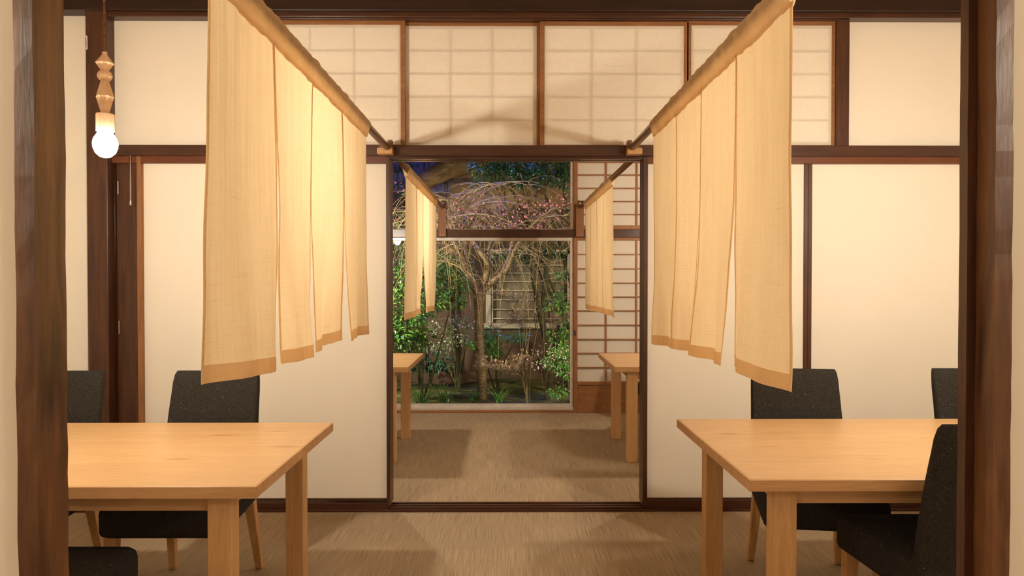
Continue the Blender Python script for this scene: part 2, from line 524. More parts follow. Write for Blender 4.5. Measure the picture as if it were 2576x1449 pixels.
# upper paper screens: paper on this side, thin lattice behind it
def ranma(name, px0, px1, y, row_px, ncol, zt_px):
    x0, x1 = X(px0, y), X(px1, y)
    z0, z1 = z_nag1 - 0.003, Z(zt_px, y)
    w = thing(name, None, None, (0.5 * (x0 + x1), y, z0), kind=S)
    fr = MB()
    st = 0.022
    fr.box(x0, x0 + st, y, y + 0.022, z0, z1).box(x1 - st, x1, y, y + 0.022, z0, z1)
    fr.box(x0 + st, x1 - st, y + 0.001, y + 0.021, z1 - 0.022, z1).box(x0 + st, x1 - st, y + 0.001, y + 0.021, z0, z0 + 0.010)
    fr.build('frame', M['mid'], w, bevel=0.0015)
    MB().sheet(x0 + st - .004, x1 - st + .004, y + 0.0044, z0 + 0.006, z1 - 0.018).build('paper', M['paper'], w)
    la = MB()
    ya, yb = y + 0.0048, y + 0.016
    la.box(x0 + st, x0 + st + 0.014, ya, yb, z0 + .01, z1 - .02).box(x1 - st - 0.014, x1 - st, ya, yb, z0 + .01, z1 - .02)
    la.box(x0 + st, x1 - st, ya, yb, z1 - .036, z1 - .02).box(x0 + st, x1 - st, ya, yb, z0 + .01, z0 + .024)
    for k in range(1, ncol):
        xx = x0 + st + 0.014 + (x1 - x0 - 2 * st - 0.028) * k / ncol
        la.box(xx - 0.0045, xx + 0.0045, ya, yb, z0 + .02, z1 - .03)
    for r in row_px:
        zz = Z(r, y)
        la.box(x0 + st, x1 - st, ya + .0004, yb + .0004, zz - 0.0045, zz + 0.0045)
    la.build('lattice', M['mid'], w)
    return w
rows = (128, 186, 244, 302)
ranma('window_2', 652, 1020, WY + 0.006, rows, 3, 51)
ranma('window_3', 1010, 1361, WY + 0.034, rows, 3, 54)
ranma('window_4', 1358, 1731, WY + 0.006, rows, 3, 53)
ranma('window_5', 1726, 2101, WY + 0.006, rows, 3, 51)

# ------------------------------------------------------------------ garden wall of the second room
ky = GY - 0.05
zk1, zk0 = Z(577, ky), Z(597, ky)
xg0, xg1 = -1.55, X(1442, GY)
xs1 = xg1 + 0.95
zt = 2.36
MB().box(-SX, SX, ky, GY + 0.05, zk0, zk1).build('trim_20', M['dark'], kind=S, bevel=0.003)
MB().box(-SX, SX, GY - 0.05, GY + 0.08, zt, CEIL).build('wall_garden_upper', M['plaster'], kind=S)
MB().box(-SX, xg0, GY - 0.02, GY + 0.08, 0, CEIL).box(xs1, SX, GY - 0.02, GY + 0.08, 0, CEIL).build('wall_garden_side', M['plaster'], kind=S)
MB().box(-SX, SX, GY - 0.05, GY + 0.06, 0, 0.02).build('trim_21', M['mid'], kind=S, bevel=0.003)
def glazed(name, x0, x1, z0, z1, fb, ft, fs):
    w = thing(name, None, None, (0.5 * (x0 + x1), GY, z0), kind=S)
    fr = MB()
    fr.box(x0, x1, GY - 0.02, GY + 0.03, z0, z0 + fb).box(x0, x1, GY - 0.02, GY + 0.03, z1 - ft, z1)
    fr.box(x0, x0 + fs, GY - 0.018, GY + 0.028, z0 + fb, z1 - ft).box(x1 - fs, x1, GY - 0.018, GY + 0.028, z0 + fb, z1 - ft)
    if fb > 0.03:
        fr.box(x0, x1, GY - 0.034, GY - 0.02, z0, z0 + fb * 0.55)
    fr.build('frame', M['alu'], w, bevel=0.002)
    MB().sheet(x0 + fs - .004, x1 - fs + .004, GY, z0 + fb - .004, z1 - ft + .004).build('pane', M['glass'], w)
    return w
z_sill1, z_sill0 = Z(1015, GY), 0.02
glazed('window_1', xg0, xg1, z_sill0, zk0, z_sill1 - z_sill0, 0.028, 0.028)
glazed('window_6', xg0, xg1, zk1, zt, 0.006, 0.03, 0.026)

def shoji(name, z0, z1, rpx, panel_top=None):
    x0, x1 = xg1 + 0.002, xs1
    y = GY - 0.036
    s = thing(name, None, None, (0.5 * (x0 + x1), y, z0), kind=S)
    st = 0.032
    fr = MB()
    fr.box(x0, x0 + st, y, y + 0.03, z0, z1).box(x1 - st, x1, y, y + 0.03, z0, z1)
    fr.box(x0 + st, x1 - st, y, y + 0.03, z1 - 0.026, z1).box(x0 + st, x1 - st, y, y + 0.03, z0, z0 + 0.035)
    zb_ = z0 + 0.03
    if panel_top:
        fr.box(x0 + st, x1 - st, y, y + 0.03, panel_top - 0.028, panel_top)
        MB().box(x0 + st, x1 - st, y + 0.012, y + 0.02, z0 + 0.03, panel_top - 0.02).build('lower_board', M['mid'], s)
        zb_ = panel_top - 0.004
    fr.build('frame', M['mid_v'], s, bevel=0.002)
    MB().sheet(x0 + st - .004, x1 - st + .004, y + 0.020, zb_, z1 - 0.02).build('paper', M['paper'], s)
    la = MB()
    for px in (1525, 1602):
        xx = X(px, y)
        la.box(xx - 0.006, xx + 0.006, y + 0.006, y + 0.0195, zb_, z1 - 0.02)
        la_x = xx
    la.box(la_x + 0.255, la_x + 0.267, y + 0.006, y + 0.0195, zb_, z1 - 0.02)
    for r in rpx:
        zz = Z(r, y)
        la.box(x0 + st, x1 - st, y + 0.004, y + 0.0192, zz - 0.0045, zz + 0.0045)
    la.build('lattice', M['mid'], s)
    return s
sh = shoji('door_6', 0.02, zk0, (640, 676, 712, 747, 782, 818, 854, 889, 925), Z(959, GY))
hx, hz = X(1446.5, GY - .036), Z(838, GY - .036)
MB().box(hx - 0.007, hx + 0.007, GY - 0.0375, GY - 0.034, hz - 0.024, hz + 0.024).build('finger_pull', M['black'], sh, bevel=0.003)
shoji('window_7', zk1, zt, (408, 440.5, 474, 507, 539.5))

# ------------------------------------------------------------------ dining tables
def make_table(name, label, x0, x1, y0, y1, h=0.60, group='beech dining tables'):
    t = thing(name, label, 'table', (0.5 * (x0 + x1), 0.5 * (y0 + y1), 0), group)
    th = 0.032
    MB().box(x0 + .004, x1 - .004, y0 + .004, y1 - .004, h - th + .004, h).build('tabletop', M['top'], t, bevel=0.0015)
    e = MB()
    e.box(x0, x1, y0, y0 + .006, h - th, h - 0.001).box(x0, x1, y1 - .006, y1, h - th, h - 0.001)
    e.box(x0, x0 + .006, y0 + .006, y1 - .006, h - th, h - 0.001).box(x1 - .006, x1, y0 + .006, y1 - .006, h - th, h - 0.001)
    e.build('edge_band', M['edge'], t, bevel=0.001)
    lw, ins, ix = 0.064, 0.050, 0.085
    for lx in (x0 + ix, x1 - ix - lw):
        for ly in (y0 + ins, y1 - ins - lw):
            MB().box(lx, lx + lw, ly, ly + lw, 0, h - th + .004).build('leg', M['leg'], t, bevel=0.003)
    for ly in (y0 + ins + .016, y1 - ins - .036):
        MB().box(x0 + ix + lw, x1 - ix - lw, ly, ly + 0.02, h - th - 0.052, h - th + .004).build('apron', M['edge'], t, bevel=0.002)
    for lx in (x0 + ix + .016, x1 - ix - .036):
        MB().box(lx, lx + 0.02, y0 + ins + lw, y1 - ins - lw, h - th - 0.052, h - th + .004).build('apron', M['edge'], t, bevel=0.002)
    return t
make_table('dining_table', 'pale beech dining table in the front room, at the left below the hanging bulb', -2.16, -0.660, 1.984, 2.863)
make_table('dining_table', 'pale beech dining table in the front room, a charcoal chair at its near right side', 0.656, 2.40, 2.042, 2.927)
make_table('dining_table', 'pale beech table in the room beyond, its corner in front of the garden glass', -2.1, -0.608, 4.62, 5.466)
make_table('dining_table', 'pale beech table in the room beyond, in front of the paper shoji screen', 0.656, 2.15, 4.62, 5.466)

# ------------------------------------------------------------------ chairs
def rrect(w0, d, r, n=5):
    pts = []
    for cx, cy, a0 in ((w0 / 2 - r, d - r, 0), (-w0 / 2 + r, d - r, 90), (-w0 / 2 + r, r, 180), (w0 / 2 - r, r, 270)):
        for k in range(n + 1):
            a = math.radians(a0 + 90 * k / n)
            pts.append((cx + r * math.cos(a), cy + r * math.sin(a)))
    return pts
def make_chair():
    # front edge at y = 0, the back towards +y
    t = thing('dining_chair', 'x', 'chair', (0, 0, 0), 'charcoal tweed dining chairs')
    b = MB()
    D = 0.47
    prof = [(0.93, 0.285, .012), (0.985, 0.292, .004), (1.0, 0.305, 0.0), (1.0, 0.365, 0.0), (0.985, 0.382, .004), (0.94, 0.392, .014), (0.5, 0.398, .10)]
    rings = []
    for s, z, ins in prof:
        ring = []
        for (x, y) in rrect(0.42, D, 0.03):
            tap = 1.0 - 0.16 * y / D
            ring.append((x * tap * s, ins + y * (D - 2 * ins) / D, z))
        rings.append(ring)
    b.rings(rings).build('seat', M['tweed'], t, smooth=True)
    bk = MB()
    rings = []
    N = 18
    for i in range(N + 1):
        u = i / N
        z = 0.30 + 0.478 * u
        yc = 0.435 + 0.015 * u + 0.075 * u * u
        w = 0.365 - 0.030 * u
        th = 0.056 - 0.018 * u
        if i >= N - 3:
            q = (i - (N - 3)) / 3.0
            e = math.sqrt(max(0.0, 1 - (q * 0.93) ** 2))
            z = 0.30 + 0.478 * ((N - 3) / N) + 0.0797 * 0.999 * (1 - (1 - q) ** 1.6)
            th *= max(0.25, e)
            w -= 0.020 * (1 - e)
        ring = []
        for (x, y) in rrect(w, th, min(0.014, th * 0.45), 4):
            curve = 0.10 * (x * x) / (w * w) * -0.16
            ring.append((x, yc + y - th / 2 + curve, z))
        rings.append(ring)
    bk.rings(rings).build('backrest', M['tweed'], t, smooth=True)
    def leg(xa, ya, xb, yb, r0, r1):
        q = MB()
        rr = []
        for u in (0.0, 0.5, 1.0):
            x, y, z = xa + (xb - xa) * u, ya + (yb - ya) * u, 0.315 * (1 - u)
            r = r0 + (r1 - r0) * u
            rr.append([(x - r, y - r, z), (x + r, y - r, z), (x + r, y + r, z), (x - r, y + r, z)])
        rr.reverse()
        q.rings(rr).build('leg', M['leg'], t, bevel=0.003)
    for s in (-1, 1):
        leg(s * 0.175, 0.045, s * 0.178, 0.035, 0.021, 0.015)
        leg(s * 0.152, 0.425, s * 0.170, 0.492, 0.020, 0.013)
    return t
chair = make_chair()
spots = [
    # x, y of the front edge, rotation, label
    (-1.150, 2.49, 0, 'charcoal tweed chair behind the left front table, partly behind the left linen curtain'),
    (-1.765, 2.49, 0, 'charcoal tweed chair behind the left front table, cut off by the near doorway post'),
    (1.088, 2.55, -8, 'charcoal tweed chair behind the right front table, partly behind the right linen curtain'),
    (1.890, 2.55, 0, 'charcoal tweed chair behind the right front table, half hidden by the near doorway post'),
    (-1.245, 2.14, 180, 'charcoal tweed chair at the near side of the left front table, only its seat showing'),
    (1.258, 2.42, 180, 'charcoal tweed chair with its back to the viewer, overlapping the right front table'),
    (1.14, 5.40, -16, 'charcoal tweed chair at the right table in the room beyond, only a sliver showing'),
]
for i, (cx, cy, rz, lab) in enumerate(spots):
    o = chair if i == 0 else copy_tree(chair)
    o.location = (cx, cy, 0)
    o.rotation_euler = (0, 0, math.radians(rz))
    o['label'] = lab

# ------------------------------------------------------------------ curtain rods, their brackets
def make_rod(label, x, y0, y1, z, grp):
    o = MB().tube([(x, y0, z), (x, (y0 + y1) / 2, z), (x, y1, z)], 0.0165, 20).build('curtain_rod', M['rod'], smooth=True)
    return tag(o, label, 'rod', grp)
RZ = 1.7655
RL, RR = X(976, WY - .04), X(1588, WY - .04)
make_rod('round brown wooden rod carrying the left linen curtain of the front room', RL, NY + 0.08, WY - 0.028, RZ + .006, 'curtain rods')
make_rod('round brown wooden rod carrying the right linen curtain of the front room', RR, NY + 0.08, WY - 0.028, RZ + .006, 'curtain rods')
RZ2 = 1.7405
RL2, RR2 = X(1113, ky), X(1463, ky)
make_rod('round wooden rod in the room beyond, in front of the garden glass, at the left', RL2, B + 0.005, ky - 0.022, RZ2, 'curtain rods')
make_rod('round wooden rod in the room beyond, in front of the shoji screen', RR2, B + 0.005, ky - 0.022, RZ2, 'curtain rods')
def bracket(label, px0, px1, arm_right):
    x0, x1 = X(px0, WY - .06), X(px1, WY - .06)
    t = thing('rod_bracket', label, 'bracket', (0.5 * (x0 + x1), WY - .02, Z(388, WY - .02)), 'brackets on the rail')
    z0, z1 = Z(388, WY - .06), Z(366, WY - .06)
    zs = Z(353, WY - .06)
    cx = 0.5 * (x0 + x1)
    MB().box(x0, x1, WY - .075, WY - .0205, z0, z1 - .014).build('block', M['leg'], t, bevel=0.002)
    MB().box(x0, x1, WY - .026, WY - .0205, z1 - .014, z1 + .004).build('back_plate', M['slat'], t, bevel=0.001)
    if arm_right: MB().box(x1 - .022, x1, WY - .075, WY - .026, z1 - .0145, zs).build('cheek', M['rod'], t, bevel=0.002)
    else: MB().box(x0, x0 + .022, WY - .075, WY - .026, z1 - .0145, zs).build('cheek', M['rod'], t, bevel=0.002)
    return t
bracket('pale wooden block on the dark rail holding the left rod of the front room', 950, 988, True)
bracket('pale wooden block on the dark rail holding the right rod of the front room', 1577, 1614, False)
def slat_bracket(label, px0, px1):
    x0, x1 = X(px0, ky), X(px1, ky)
    t = thing('rod_bracket', label, 'bracket', (0.5 * (x0 + x1), ky, zk0), 'upright rod brackets')
    zt_ = Z(505, ky)
    MB().box(x0, x1, ky - .020, ky - .0005, zk0 + .004, zt_ - .03).build('slat', M['slat'], t, bevel=0.002)
    MB().box(x1 - .022, x1, ky - .020, ky - .0005, zt_ - .0305, zt_).build('hook', M['dark_v'], t, bevel=0.002)
    for k in (-1, 1):
        MB().tube([(0.5 * (x0 + x1) + k * .014, ky - .022, zk0 + .02), (0.5 * (x0 + x1) + k * .014, ky - .0195, zk0 + .02)], 0.0028, 8).build('nail', M['brass'], t)
    return t
slat_bracket('upright brown slat on the window rail holding the left rod of the room beyond', 1103, 1123)
slat_bracket('upright brown slat on the window rail at the shoji edge, holding the right rod', 1448, 1468)

# ------------------------------------------------------------------ linen noren
def noren(label, x0, ys, bot, z_top, z_bot, side, seed, head=0.073, drift=2.4, own_amp=1.0):
    """ys: the five edge depths at the rod; bot: per panel (near edge, far edge) depths at the hem, (near z, far z);
    side = -1 / +1 : which side of the corridor."""
    rng = random.Random(seed)
    n = thing('linen_curtain', label, 'curtain', (x0, 0.5 * (ys[0] + ys[-1]), z_bot), 'split linen curtains')
    y0, y1 = ys[0], ys[-1]
    ph = [rng.uniform(0, 6.28) for _ in range(8)]
    def pucker(y):
        s = 0
        for e in ys[1:-1]:
            s += math.exp(-((y - e) / 0.02) ** 2)
        return s
    def wr(y):
        return (0.4 * math.sin(y * 61 + ph[0]) + 0.35 * math.sin(y * 103 + ph[1]) + 0.25 * math.sin(y * 171 + ph[2]))
    hz = z_top - head
    # header sleeve around the rod
    ny = 150
    rings = []
    for i in range(ny + 1):
        y = y0 + (y1 - y0) * i / ny
        w = wr(y)
        pk = pucker(y)
        r = 0.0208 + 0.0020 * w + 0.0030 * pk
        cz = z_top - 0.0215
        zz = hz + 0.0022 * math.sin(y * 23 + ph[3]) + 0.002 * w
        ring = []
        for a in (0.003, 0.008, 0.0135, 0.0185):
            t_ = (a - 0.003) / 0.0155
            ring.append((x0 + a + 0.0022 * w, y, zz + (cz - zz) * t_ * 0.97))
        for k in range(9):
            an = math.pi * k / 8
            ring.append((x0 + r * math.cos(an), y, cz + r * math.sin(an)))
        for a in (0.0185, 0.0135, 0.008, 0.003):
            t_ = (a - 0.003) / 0.0155
            ring.append((x0 - a + 0.0022 * w, y, zz + (cz - zz) * t_ * 0.97))
        rings.append(ring)
    MB().rings(rings, cap=False, close=False).build('header', M['linen_fold'], n, smooth=True)
    for k in range(4):
        ya, yb = ys[k], ys[k + 1]
        (ba, bb), (za, zb) = bot[k]
        fa = [rng.uniform(0, 6.28) for _ in range(4)]
        amp = rng.uniform(0.014, 0.022) * own_amp
        swing = rng.uniform(-0.012, 0.012)
        def P(u, v, ya=ya, yb=yb, ba=ba, bb=bb, za=za, zb=zb, fa=fa, amp=amp, swing=swing, off=0.0):
            e = v ** drift
            a = ya + (ba - ya) * e + 0.004 * math.sin(v * 17 + fa[2]) * v
            b = yb + (bb - yb) * e + 0.004 * math.sin(v * 19 + fa[3]) * v
            lap = 0.004 * max(0.0, 1 - v / 0.55)
            y = a - lap + (b - a + 2 * lap) * u
            zt_ = hz + 0.010
            zbm = za + (zb - za) * u
            z = zt_ + (zbm - zt_) * v
            g = v ** 0.8
            own = amp * math.sin(u * 5.2 + fa[0] + v * 0.8) + 0.35 * amp * math.sin(u * 13 + fa[1] - v * 1.5) + swing * v
            allw = 0.010 * math.sin(y * 9.0 + ph[4] + v) + 0.005 * math.sin(y * 23.0 + ph[5] - v * 1.4)
            q = min(1.0, max(0.0, (v - 0.40) / 0.60))
            q = q * q * (3 - 2 * q)
            x = x0 + g * (allw * (1 - q) + own * q)
            x += 0.0014 * math.sin(y * 90 + ph[6]) * (1 - v)
            x += off
            return (x, y, z)
        pan = MB().grid(P, 26, 60).build('panel', M['linen'], n, smooth=True)
        hb = MB()
        s_ = -side * 0.0016
        hv = 1 - 0.036 / (hz - z_bot)
        hb.grid(lambda u, v: P(u, hv + (1 - hv) * v, off=s_), 26, 4)
        hw = 0.011 / (yb - ya)
        hb.grid(lambda u, v: P(u * hw, v * hv, off=s_), 2, 50)
        hb.grid(lambda u, v: P(1 - hw + u * hw, v * hv, off=s_), 2, 50)
        hb.build('hem', M['linen_fold'], pan, smooth=True)
    return n

def dep(px, x):
    return x * F / (px - 1277.0)
L1 = [dep(p, RL) for p in (530, 690, 788, 861, 922)]
noren('natural linen split curtain hanging on the left side of the front room', RL, L1,
      [((L1[0] - .02, 1.895), (.944, .918)), ((2.00, L1[2]), (.921, .922)), ((L1[2] + .004, 2.640), (.924, .930)), ((2.672, 3.115), (.924, .915))],
      1.793, .922, -1, 11)
R1 = [dep(p, RR) for p in (1990, 1853, 1764, 1701, 1645)]
noren('natural linen split curtain hanging on the right side of the front room', RR, R1,
      [((R1[0] + .012, 2.005), (.905, .912)), ((2.045, 2.42), (.908, .900)), ((2.44, R1[3] - .02), (.902, .898)), ((R1[3] - .012, 3.03), (.896, .882))],
      1.793, .905, 1, 23)
L2 = [dep(p, RL2) for p in (1021, 1047, 1064, 1081, 1097)]
noren('natural linen split curtain in the room beyond, in front of the garden glass', RL2, L2,
      [((L2[0] + .03, L2[1] + .02), (.914, .918)), ((L2[1] + .03, L2[2] - .06), (.922, .915)), ((L2[2] + .09, L2[3]), (.912, .908)), ((L2[3] + .02, L2[4] - .12), (.905, .90))],
      1.762, .912, -1, 37, drift=5.0, own_amp=0.6)
R2 = [dep(p, RR2) for p in (1541, 1519, 1501, 1487, 1473)]
noren('natural linen split curtain in the room beyond, in front of the shoji screen', RR2, R2,
      [((R2[0] - .14, R2[1] - .05), (.914, .912)), ((R2[1] + .07, R2[2]), (.912, .908)), ((R2[2] + .02, R2[3]), (.905, .902)), ((R2[3] + .02, R2[4] - .02), (.90, .895))],
      1.762, .912, 1, 41, drift=5.0, own_amp=0.6)

# ------------------------------------------------------------------ pendant lamps
def make_pendant(x, y, zb_, label):
    """zb_ : height of the bulb's centre"""
    t = thing('pendant_lamp', label, 'lamp', (x, y, zb_ - 0.04), 'wooden bead pendant lamps')
    z = zb_
    MB().lathe(x, y, [(0.003, z - .0405), (0.016, z - .037), (0.028, z - .026), (0.0345, z - .010), (0.036, z + .003), (0.033, z + .018), (0.024, z + .032), (0.017, z + .044)], 24).build('bulb', M['bulb'], t, smooth=True)
    MB().lathe(x, y, [(0.022, z + .040), (0.0262, z + .041), (0.0262, z + .093), (0.0245, z + .096), (0.010, z + .096)], 28).build('socket', M['bead'], t, bevel=0.001)
    MB().lathe(x, y, [(0.0115, z + .096), (0.0265, z + .148), (0.0125, z + .196)], 6, 0.2).build('bead', M['bead'], t, bevel=0.0008)
    MB().lathe(x, y, [(0.010, z + .196), (0.0165, z + .1995), (0.0205, z + .206), (0.0218, z + .2125), (0.0205, z + .219), (0.0165, z + .2255), (0.010, z + .229)], 24).build('bead', M['bead'], t, smooth=True)
    MB().lathe(x, y, [(0.0115, z + .229), (0.0265, z + .252), (0.0075, z + .278), (0.0075, z + .286), (0.004, z + .287)], 6, 0.5).build('bead', M['bead'], t, bevel=0.0008)
    cd = MB()
    for q in (0, math.pi):
        pts = []
        N = 150
        for i in range(N + 1):
            zz = z + .284 + (CEIL - .03 - z - .284) * i / N
            a = q + zz * 190
            pts.append((x + 0.0017 * math.cos(a), y + 0.0017 * math.sin(a), zz))
        cd.tube(pts, 0.0021, 6)
    cd.build('cord', M['cord'], t, smooth=True)
    MB().lathe(x, y, [(0.012, CEIL - .034), (0.05, CEIL - .026), (0.055, CEIL - .0005)], 28).build('ceiling_rose', M['dark'], t, smooth=True)
    return t
pl = at(265, 364, 2.36)
make_pendant(pl.x, pl.y, pl.z, 'lit pendant bulb under turned wooden beads, above the left front table')
make_pendant(1.56, 2.36, 1.54, 'lit bead pendant lamp above the right front table, hidden by the near doorway post')
make_pendant(-1.135, 5.10, 1.52, 'lit bead pendant lamp above the far left table, seen only reflected in the glass')
make_pendant(1.66, 5.10, 1.53, 'lit bead pendant lamp above the right table of the room beyond, hidden by the wall')
make_pendant(2.0, -0.25, 1.92, 'lit bead pendant lamp in the room behind the viewer, at the right')
make_pendant(-2.2, -0.25, 1.92, 'added fill lamp in bead pendant form, unseen behind the viewer, at the left')  # unseen lamp added to brighten the near wall at left

# small things by the main post
pt = at(327, 415, WY - 0.015)
bp = thing('blind_pull', 'clear plastic blind cord pull hanging beside the dark post at left', 'cord pull', (pt.x, WY - .015, Z(522, WY - .015)))
zt_, zb_ = z_nag0, Z(522, WY - .015)
MB().tube([(pt.x, WY - .012, zt_), (pt.x, WY - .012, zb_ + .03)], 0.0012, 6).build('string', M['white'], bp)
MB().lathe(pt.x, WY - .012, [(0.002, zb_), (0.0055, zb_ + .006), (0.006, zb_ + .02), (0.0055, zb_ + .13), (0.005, zt_ - .004)], 14).build('tube', M['plastic'], bp, smooth=True)
MB().lathe(pt.x, WY - .012, [(0.002, zb_ + .010), (0.004, zb_ + .013), (0.004, zb_ + .028), (0.002, zb_ + .034)], 10).build('knot', M['white'], bp, smooth=True)
pt = at(218, 107, WY - 0.042)
tag(MB().grid(lambda u, v: (pt.x - 0.004 + 0.007 * u + 0.003 * math.sin(v * 3), WY - .0415 - 0.004 * math.sin(v * 3.1) * u, pt.z + .033 - .066 * v), 3, 8).build('paper_tag', M['white']), 'small white paper tag peeling from the edge of the dark post, above the left lamp', 'tag')

# ================================================================== the garden beyond the glass
GZ = -0.20
def foliage_mat(name, a, b, c, rough=0.35, trans=0.25):
    m, nt, out = new_mat(name)
    n = noise(nt, coords(nt), 26.0, 2)
    col = ramp(nt, n, [(0.30, a), (0.52, b), (0.72, c)])
    p = nt.nodes.new('ShaderNodeBsdfPrincipled')
    nt.links.new(col, p.inputs['Base Color'])
    p.inputs['Roughness'].default_value = rough
    t = nt.nodes.new('ShaderNodeBsdfTranslucent')
    nt.links.new(col, t.inputs['Color'])
    mx = nt.nodes.new('ShaderNodeMixShader')
    mx.inputs[0].default_value = trans
    nt.links.new(p.outputs[0], mx.inputs[1])
    nt.links.new(t.outputs[0], mx.inputs[2])
    nt.links.new(mx.outputs[0], out.inputs['Surface'])
    return m
M['leaf_a'] = foliage_mat('camellia_leaf', (0.015, 0.055, 0.012), (0.045, 0.13, 0.022), (0.26, 0.36, 0.06), 0.22, 0.18)
M['leaf_b'] = foliage_mat('evergreen_leaf', (0.012, 0.05, 0.02), (0.03, 0.10, 0.04), (0.09, 0.17, 0.05))
M['leaf_c'] = foliage_mat('bright_leaf', (0.03, 0.13, 0.015), (0.08, 0.26, 0.03), (0.24, 0.44, 0.07))
M['leaf_w'] = foliage_mat('cream_flower_leaf', (0.06, 0.12, 0.03), (0.13, 0.19, 0.06), (0.62, 0.56, 0.40))
M['leaf_y'] = foliage_mat('fine_green_leaf', (0.05, 0.12, 0.02), (0.14, 0.24, 0.05), (0.34, 0.40, 0.12))
M['flower'] = foliage_mat('pale_pink_flower', (0.75, 0.52, 0.48), (0.85, 0.66, 0.58), (0.92, 0.80, 0.72))
M['pink'] = foliage_mat('pink_blossom', (0.50, 0.09, 0.13), (0.70, 0.22, 0.26), (0.90, 0.52, 0.54), 0.6)
M['bud'] = foliage_mat('golden_bud', (0.45, 0.25, 0.10), (0.66, 0.42, 0.20), (0.80, 0.60, 0.36))
M['twig'] = foliage_mat('yellow_brown_twig', (0.17, 0.11, 0.05), (0.30, 0.20, 0.09), (0.44, 0.32, 0.16), 0.5, 0.0)
M['stem'] = foliage_mat('dark_brown_stem', (0.07, 0.045, 0.025), (0.13, 0.085, 0.04), (0.20, 0.14, 0.07), 0.6, 0.0)
M['grass'] = foliage_mat('lily_blade', (0.018, 0.065, 0.012), (0.035, 0.11, 0.02), (0.08, 0.18, 0.04))
m, nt, out = new_mat('cherry_bark')
n = noise(nt, coords(nt, (9, 9, 34)), 3.0, 4, 0.6)
col = ramp(nt, n, [(0.35, (0.07, 0.040, 0.018)), (0.55, (0.19, 0.115, 0.045)), (0.7, (0.34, 0.23, 0.10))])
principled(nt, out, col, 0.28, bump(nt, n, 1.0, 0.012), 0.8)
M['bark'] = m
m, nt, out = new_mat('mossy_bark')
n = noise(nt, coords(nt), 14.0, 4, 0.6)
col = ramp(nt, n, [(0.35, (0.022, 0.020, 0.010)), (0.6, (0.06, 0.058, 0.02)), (0.75, (0.14, 0.13, 0.04))])
principled(nt, out, col, 0.8, bump(nt, n, 0.8, 0.01), 0.2)
M['moss_bark'] = m
m, nt, out = new_mat('moss_ground')
n = noise(nt, coords(nt), 3.0, 6, 0.65)
col = ramp(nt, n, [(0.32, (0.020, 0.016, 0.009)), (0.5, (0.05, 0.055, 0.015)), (0.68, (0.15, 0.13, 0.035))])
n2 = noise(nt, coords(nt), 60.0, 3)
principled(nt, out, col, 0.9, bump(nt, n2, 0.9, 0.02), 0.1)
M['moss'] = m
M['house'] = wood('garden_house_boards', (0.055, 0.030, 0.022), (0.085, 0.048, 0.034), (10, 10, 1), 2, 0.7, 0.2)
M['tan'] = wood('tan_clay_wall', (0.16, 0.095, 0.045), (0.22, 0.135, 0.065), (2, 2, 2), 2, 0.8, 0.1)
M['log'] = wood('weathered_log', (0.13, 0.075, 0.030), (0.34, 0.21, 0.085), (1.5, 8, 8), 2.4, 0.6, 0.3, bstr=0.8)
M['slate'] = plain('blue_grey_plaster', (0.13, 0.12, 0.17), 0.8)
M['curtain'] = plain('dim_grey_blind', (0.16, 0.13, 0.09), 0.8)
M['bar'] = plain('pale_bar', (0.42, 0.37, 0.30), 0.5)
M['barframe'] = plain('beige_window_frame', (0.36, 0.31, 0.25), 0.5)

# ground: low moss mound
rg = random.Random(5)
def gz(x, y):
    return GZ + 0.05 * math.sin(x * 1.7 + 0.6) * math.sin(y * 1.3) + 0.03 * math.sin(x * 4.1 + y * 2.7) - 0.02
MB().grid(lambda u, v: (-4.5 + 9 * u, 6.56 + 4.0 * v, gz(-4.5 + 9 * u, 6.56 + 4.0 * v) if v > 0.03 else GZ - 0.02), 90, 40).build('ground', M['moss'], smooth=True, kind=S)

# house across the garden
HY = 9.95
h = thing('garden_house', 'brown timber house across the garden with a barred window and curved log', 'house', (0.6, HY, GZ - .05))
wx0, wx1 = X(1222, HY), X(1436, HY)
wz0, wz1 = Z(822, HY), Z(628, HY)
wl = MB()
wl.box(-4.5, wx0, HY, HY + .12, GZ - .1, 2.25).box(wx1, 4.5, HY, HY + .12, GZ - .1, 2.25)
wl.box(wx0, wx1, HY, HY + .12, GZ - .1, wz0).box(wx0, wx1, HY, HY + .12, wz1, 2.25)
for px in (1150, 1215, 1452):
    xx = X(px, HY)
    wl.box(xx - .035, xx + .035, HY - .02, HY, GZ - .1, 2.25)
wl.build('wall', M['house'], h)
MB().box(-0.75, 4.5, HY - .03, HY + .12, 2.05, 3.6).build('upper_wall', M['tan'], h)
MB().box(-4.5, -0.75, HY + .02, HY + .12, 2.05, 3.9).build('plaster_wall', M['slate'], h)
us = MB()
for px in (1068, 1120, 1270, 1372, 1418):
    xx = X(px, HY)
    us.box(xx - .008, xx + .008, HY - .04, HY - .03, 1.7, 3.2)
us.box(-0.9, 4.5, HY - .05, HY - .03, Z(462, HY), Z(450, HY))
us.build('batten', M['house'], h)
w = MB()
w.box(wx0, wx0 + .07, HY - .03, HY + .03, wz0, wz1).box(wx1 - .05, wx1, HY - .03, HY + .03, wz0, wz1)
w.box(wx0, wx1, HY - .03, HY + .03, wz1 - .06, wz1).box(wx0 - .05, wx1 + .05, HY - .06, HY + .03, wz0 - .02, wz0 + .05)
wo = w.build('window_frame', M['barframe'], h, bevel=0.004)
MB().box(wx0 + .06, wx1 - .04, HY + .05, HY + .06, wz0 + .04, wz1 - .05).build('blind', M['curtain'], wo)
MB().sheet(wx0 + .06, wx1 - .04, HY + .02, wz0 + .04, wz1 - .05).build('pane', M['glass'], wo)
br_ = MB()
for py in (646, 667, 687, 708, 731, 754, 778, 801):
    zz = Z(py, HY)
    br_.box(wx0 + .09, wx1 - .10, HY - .012, HY - .002, zz - .0055, zz + .0055)
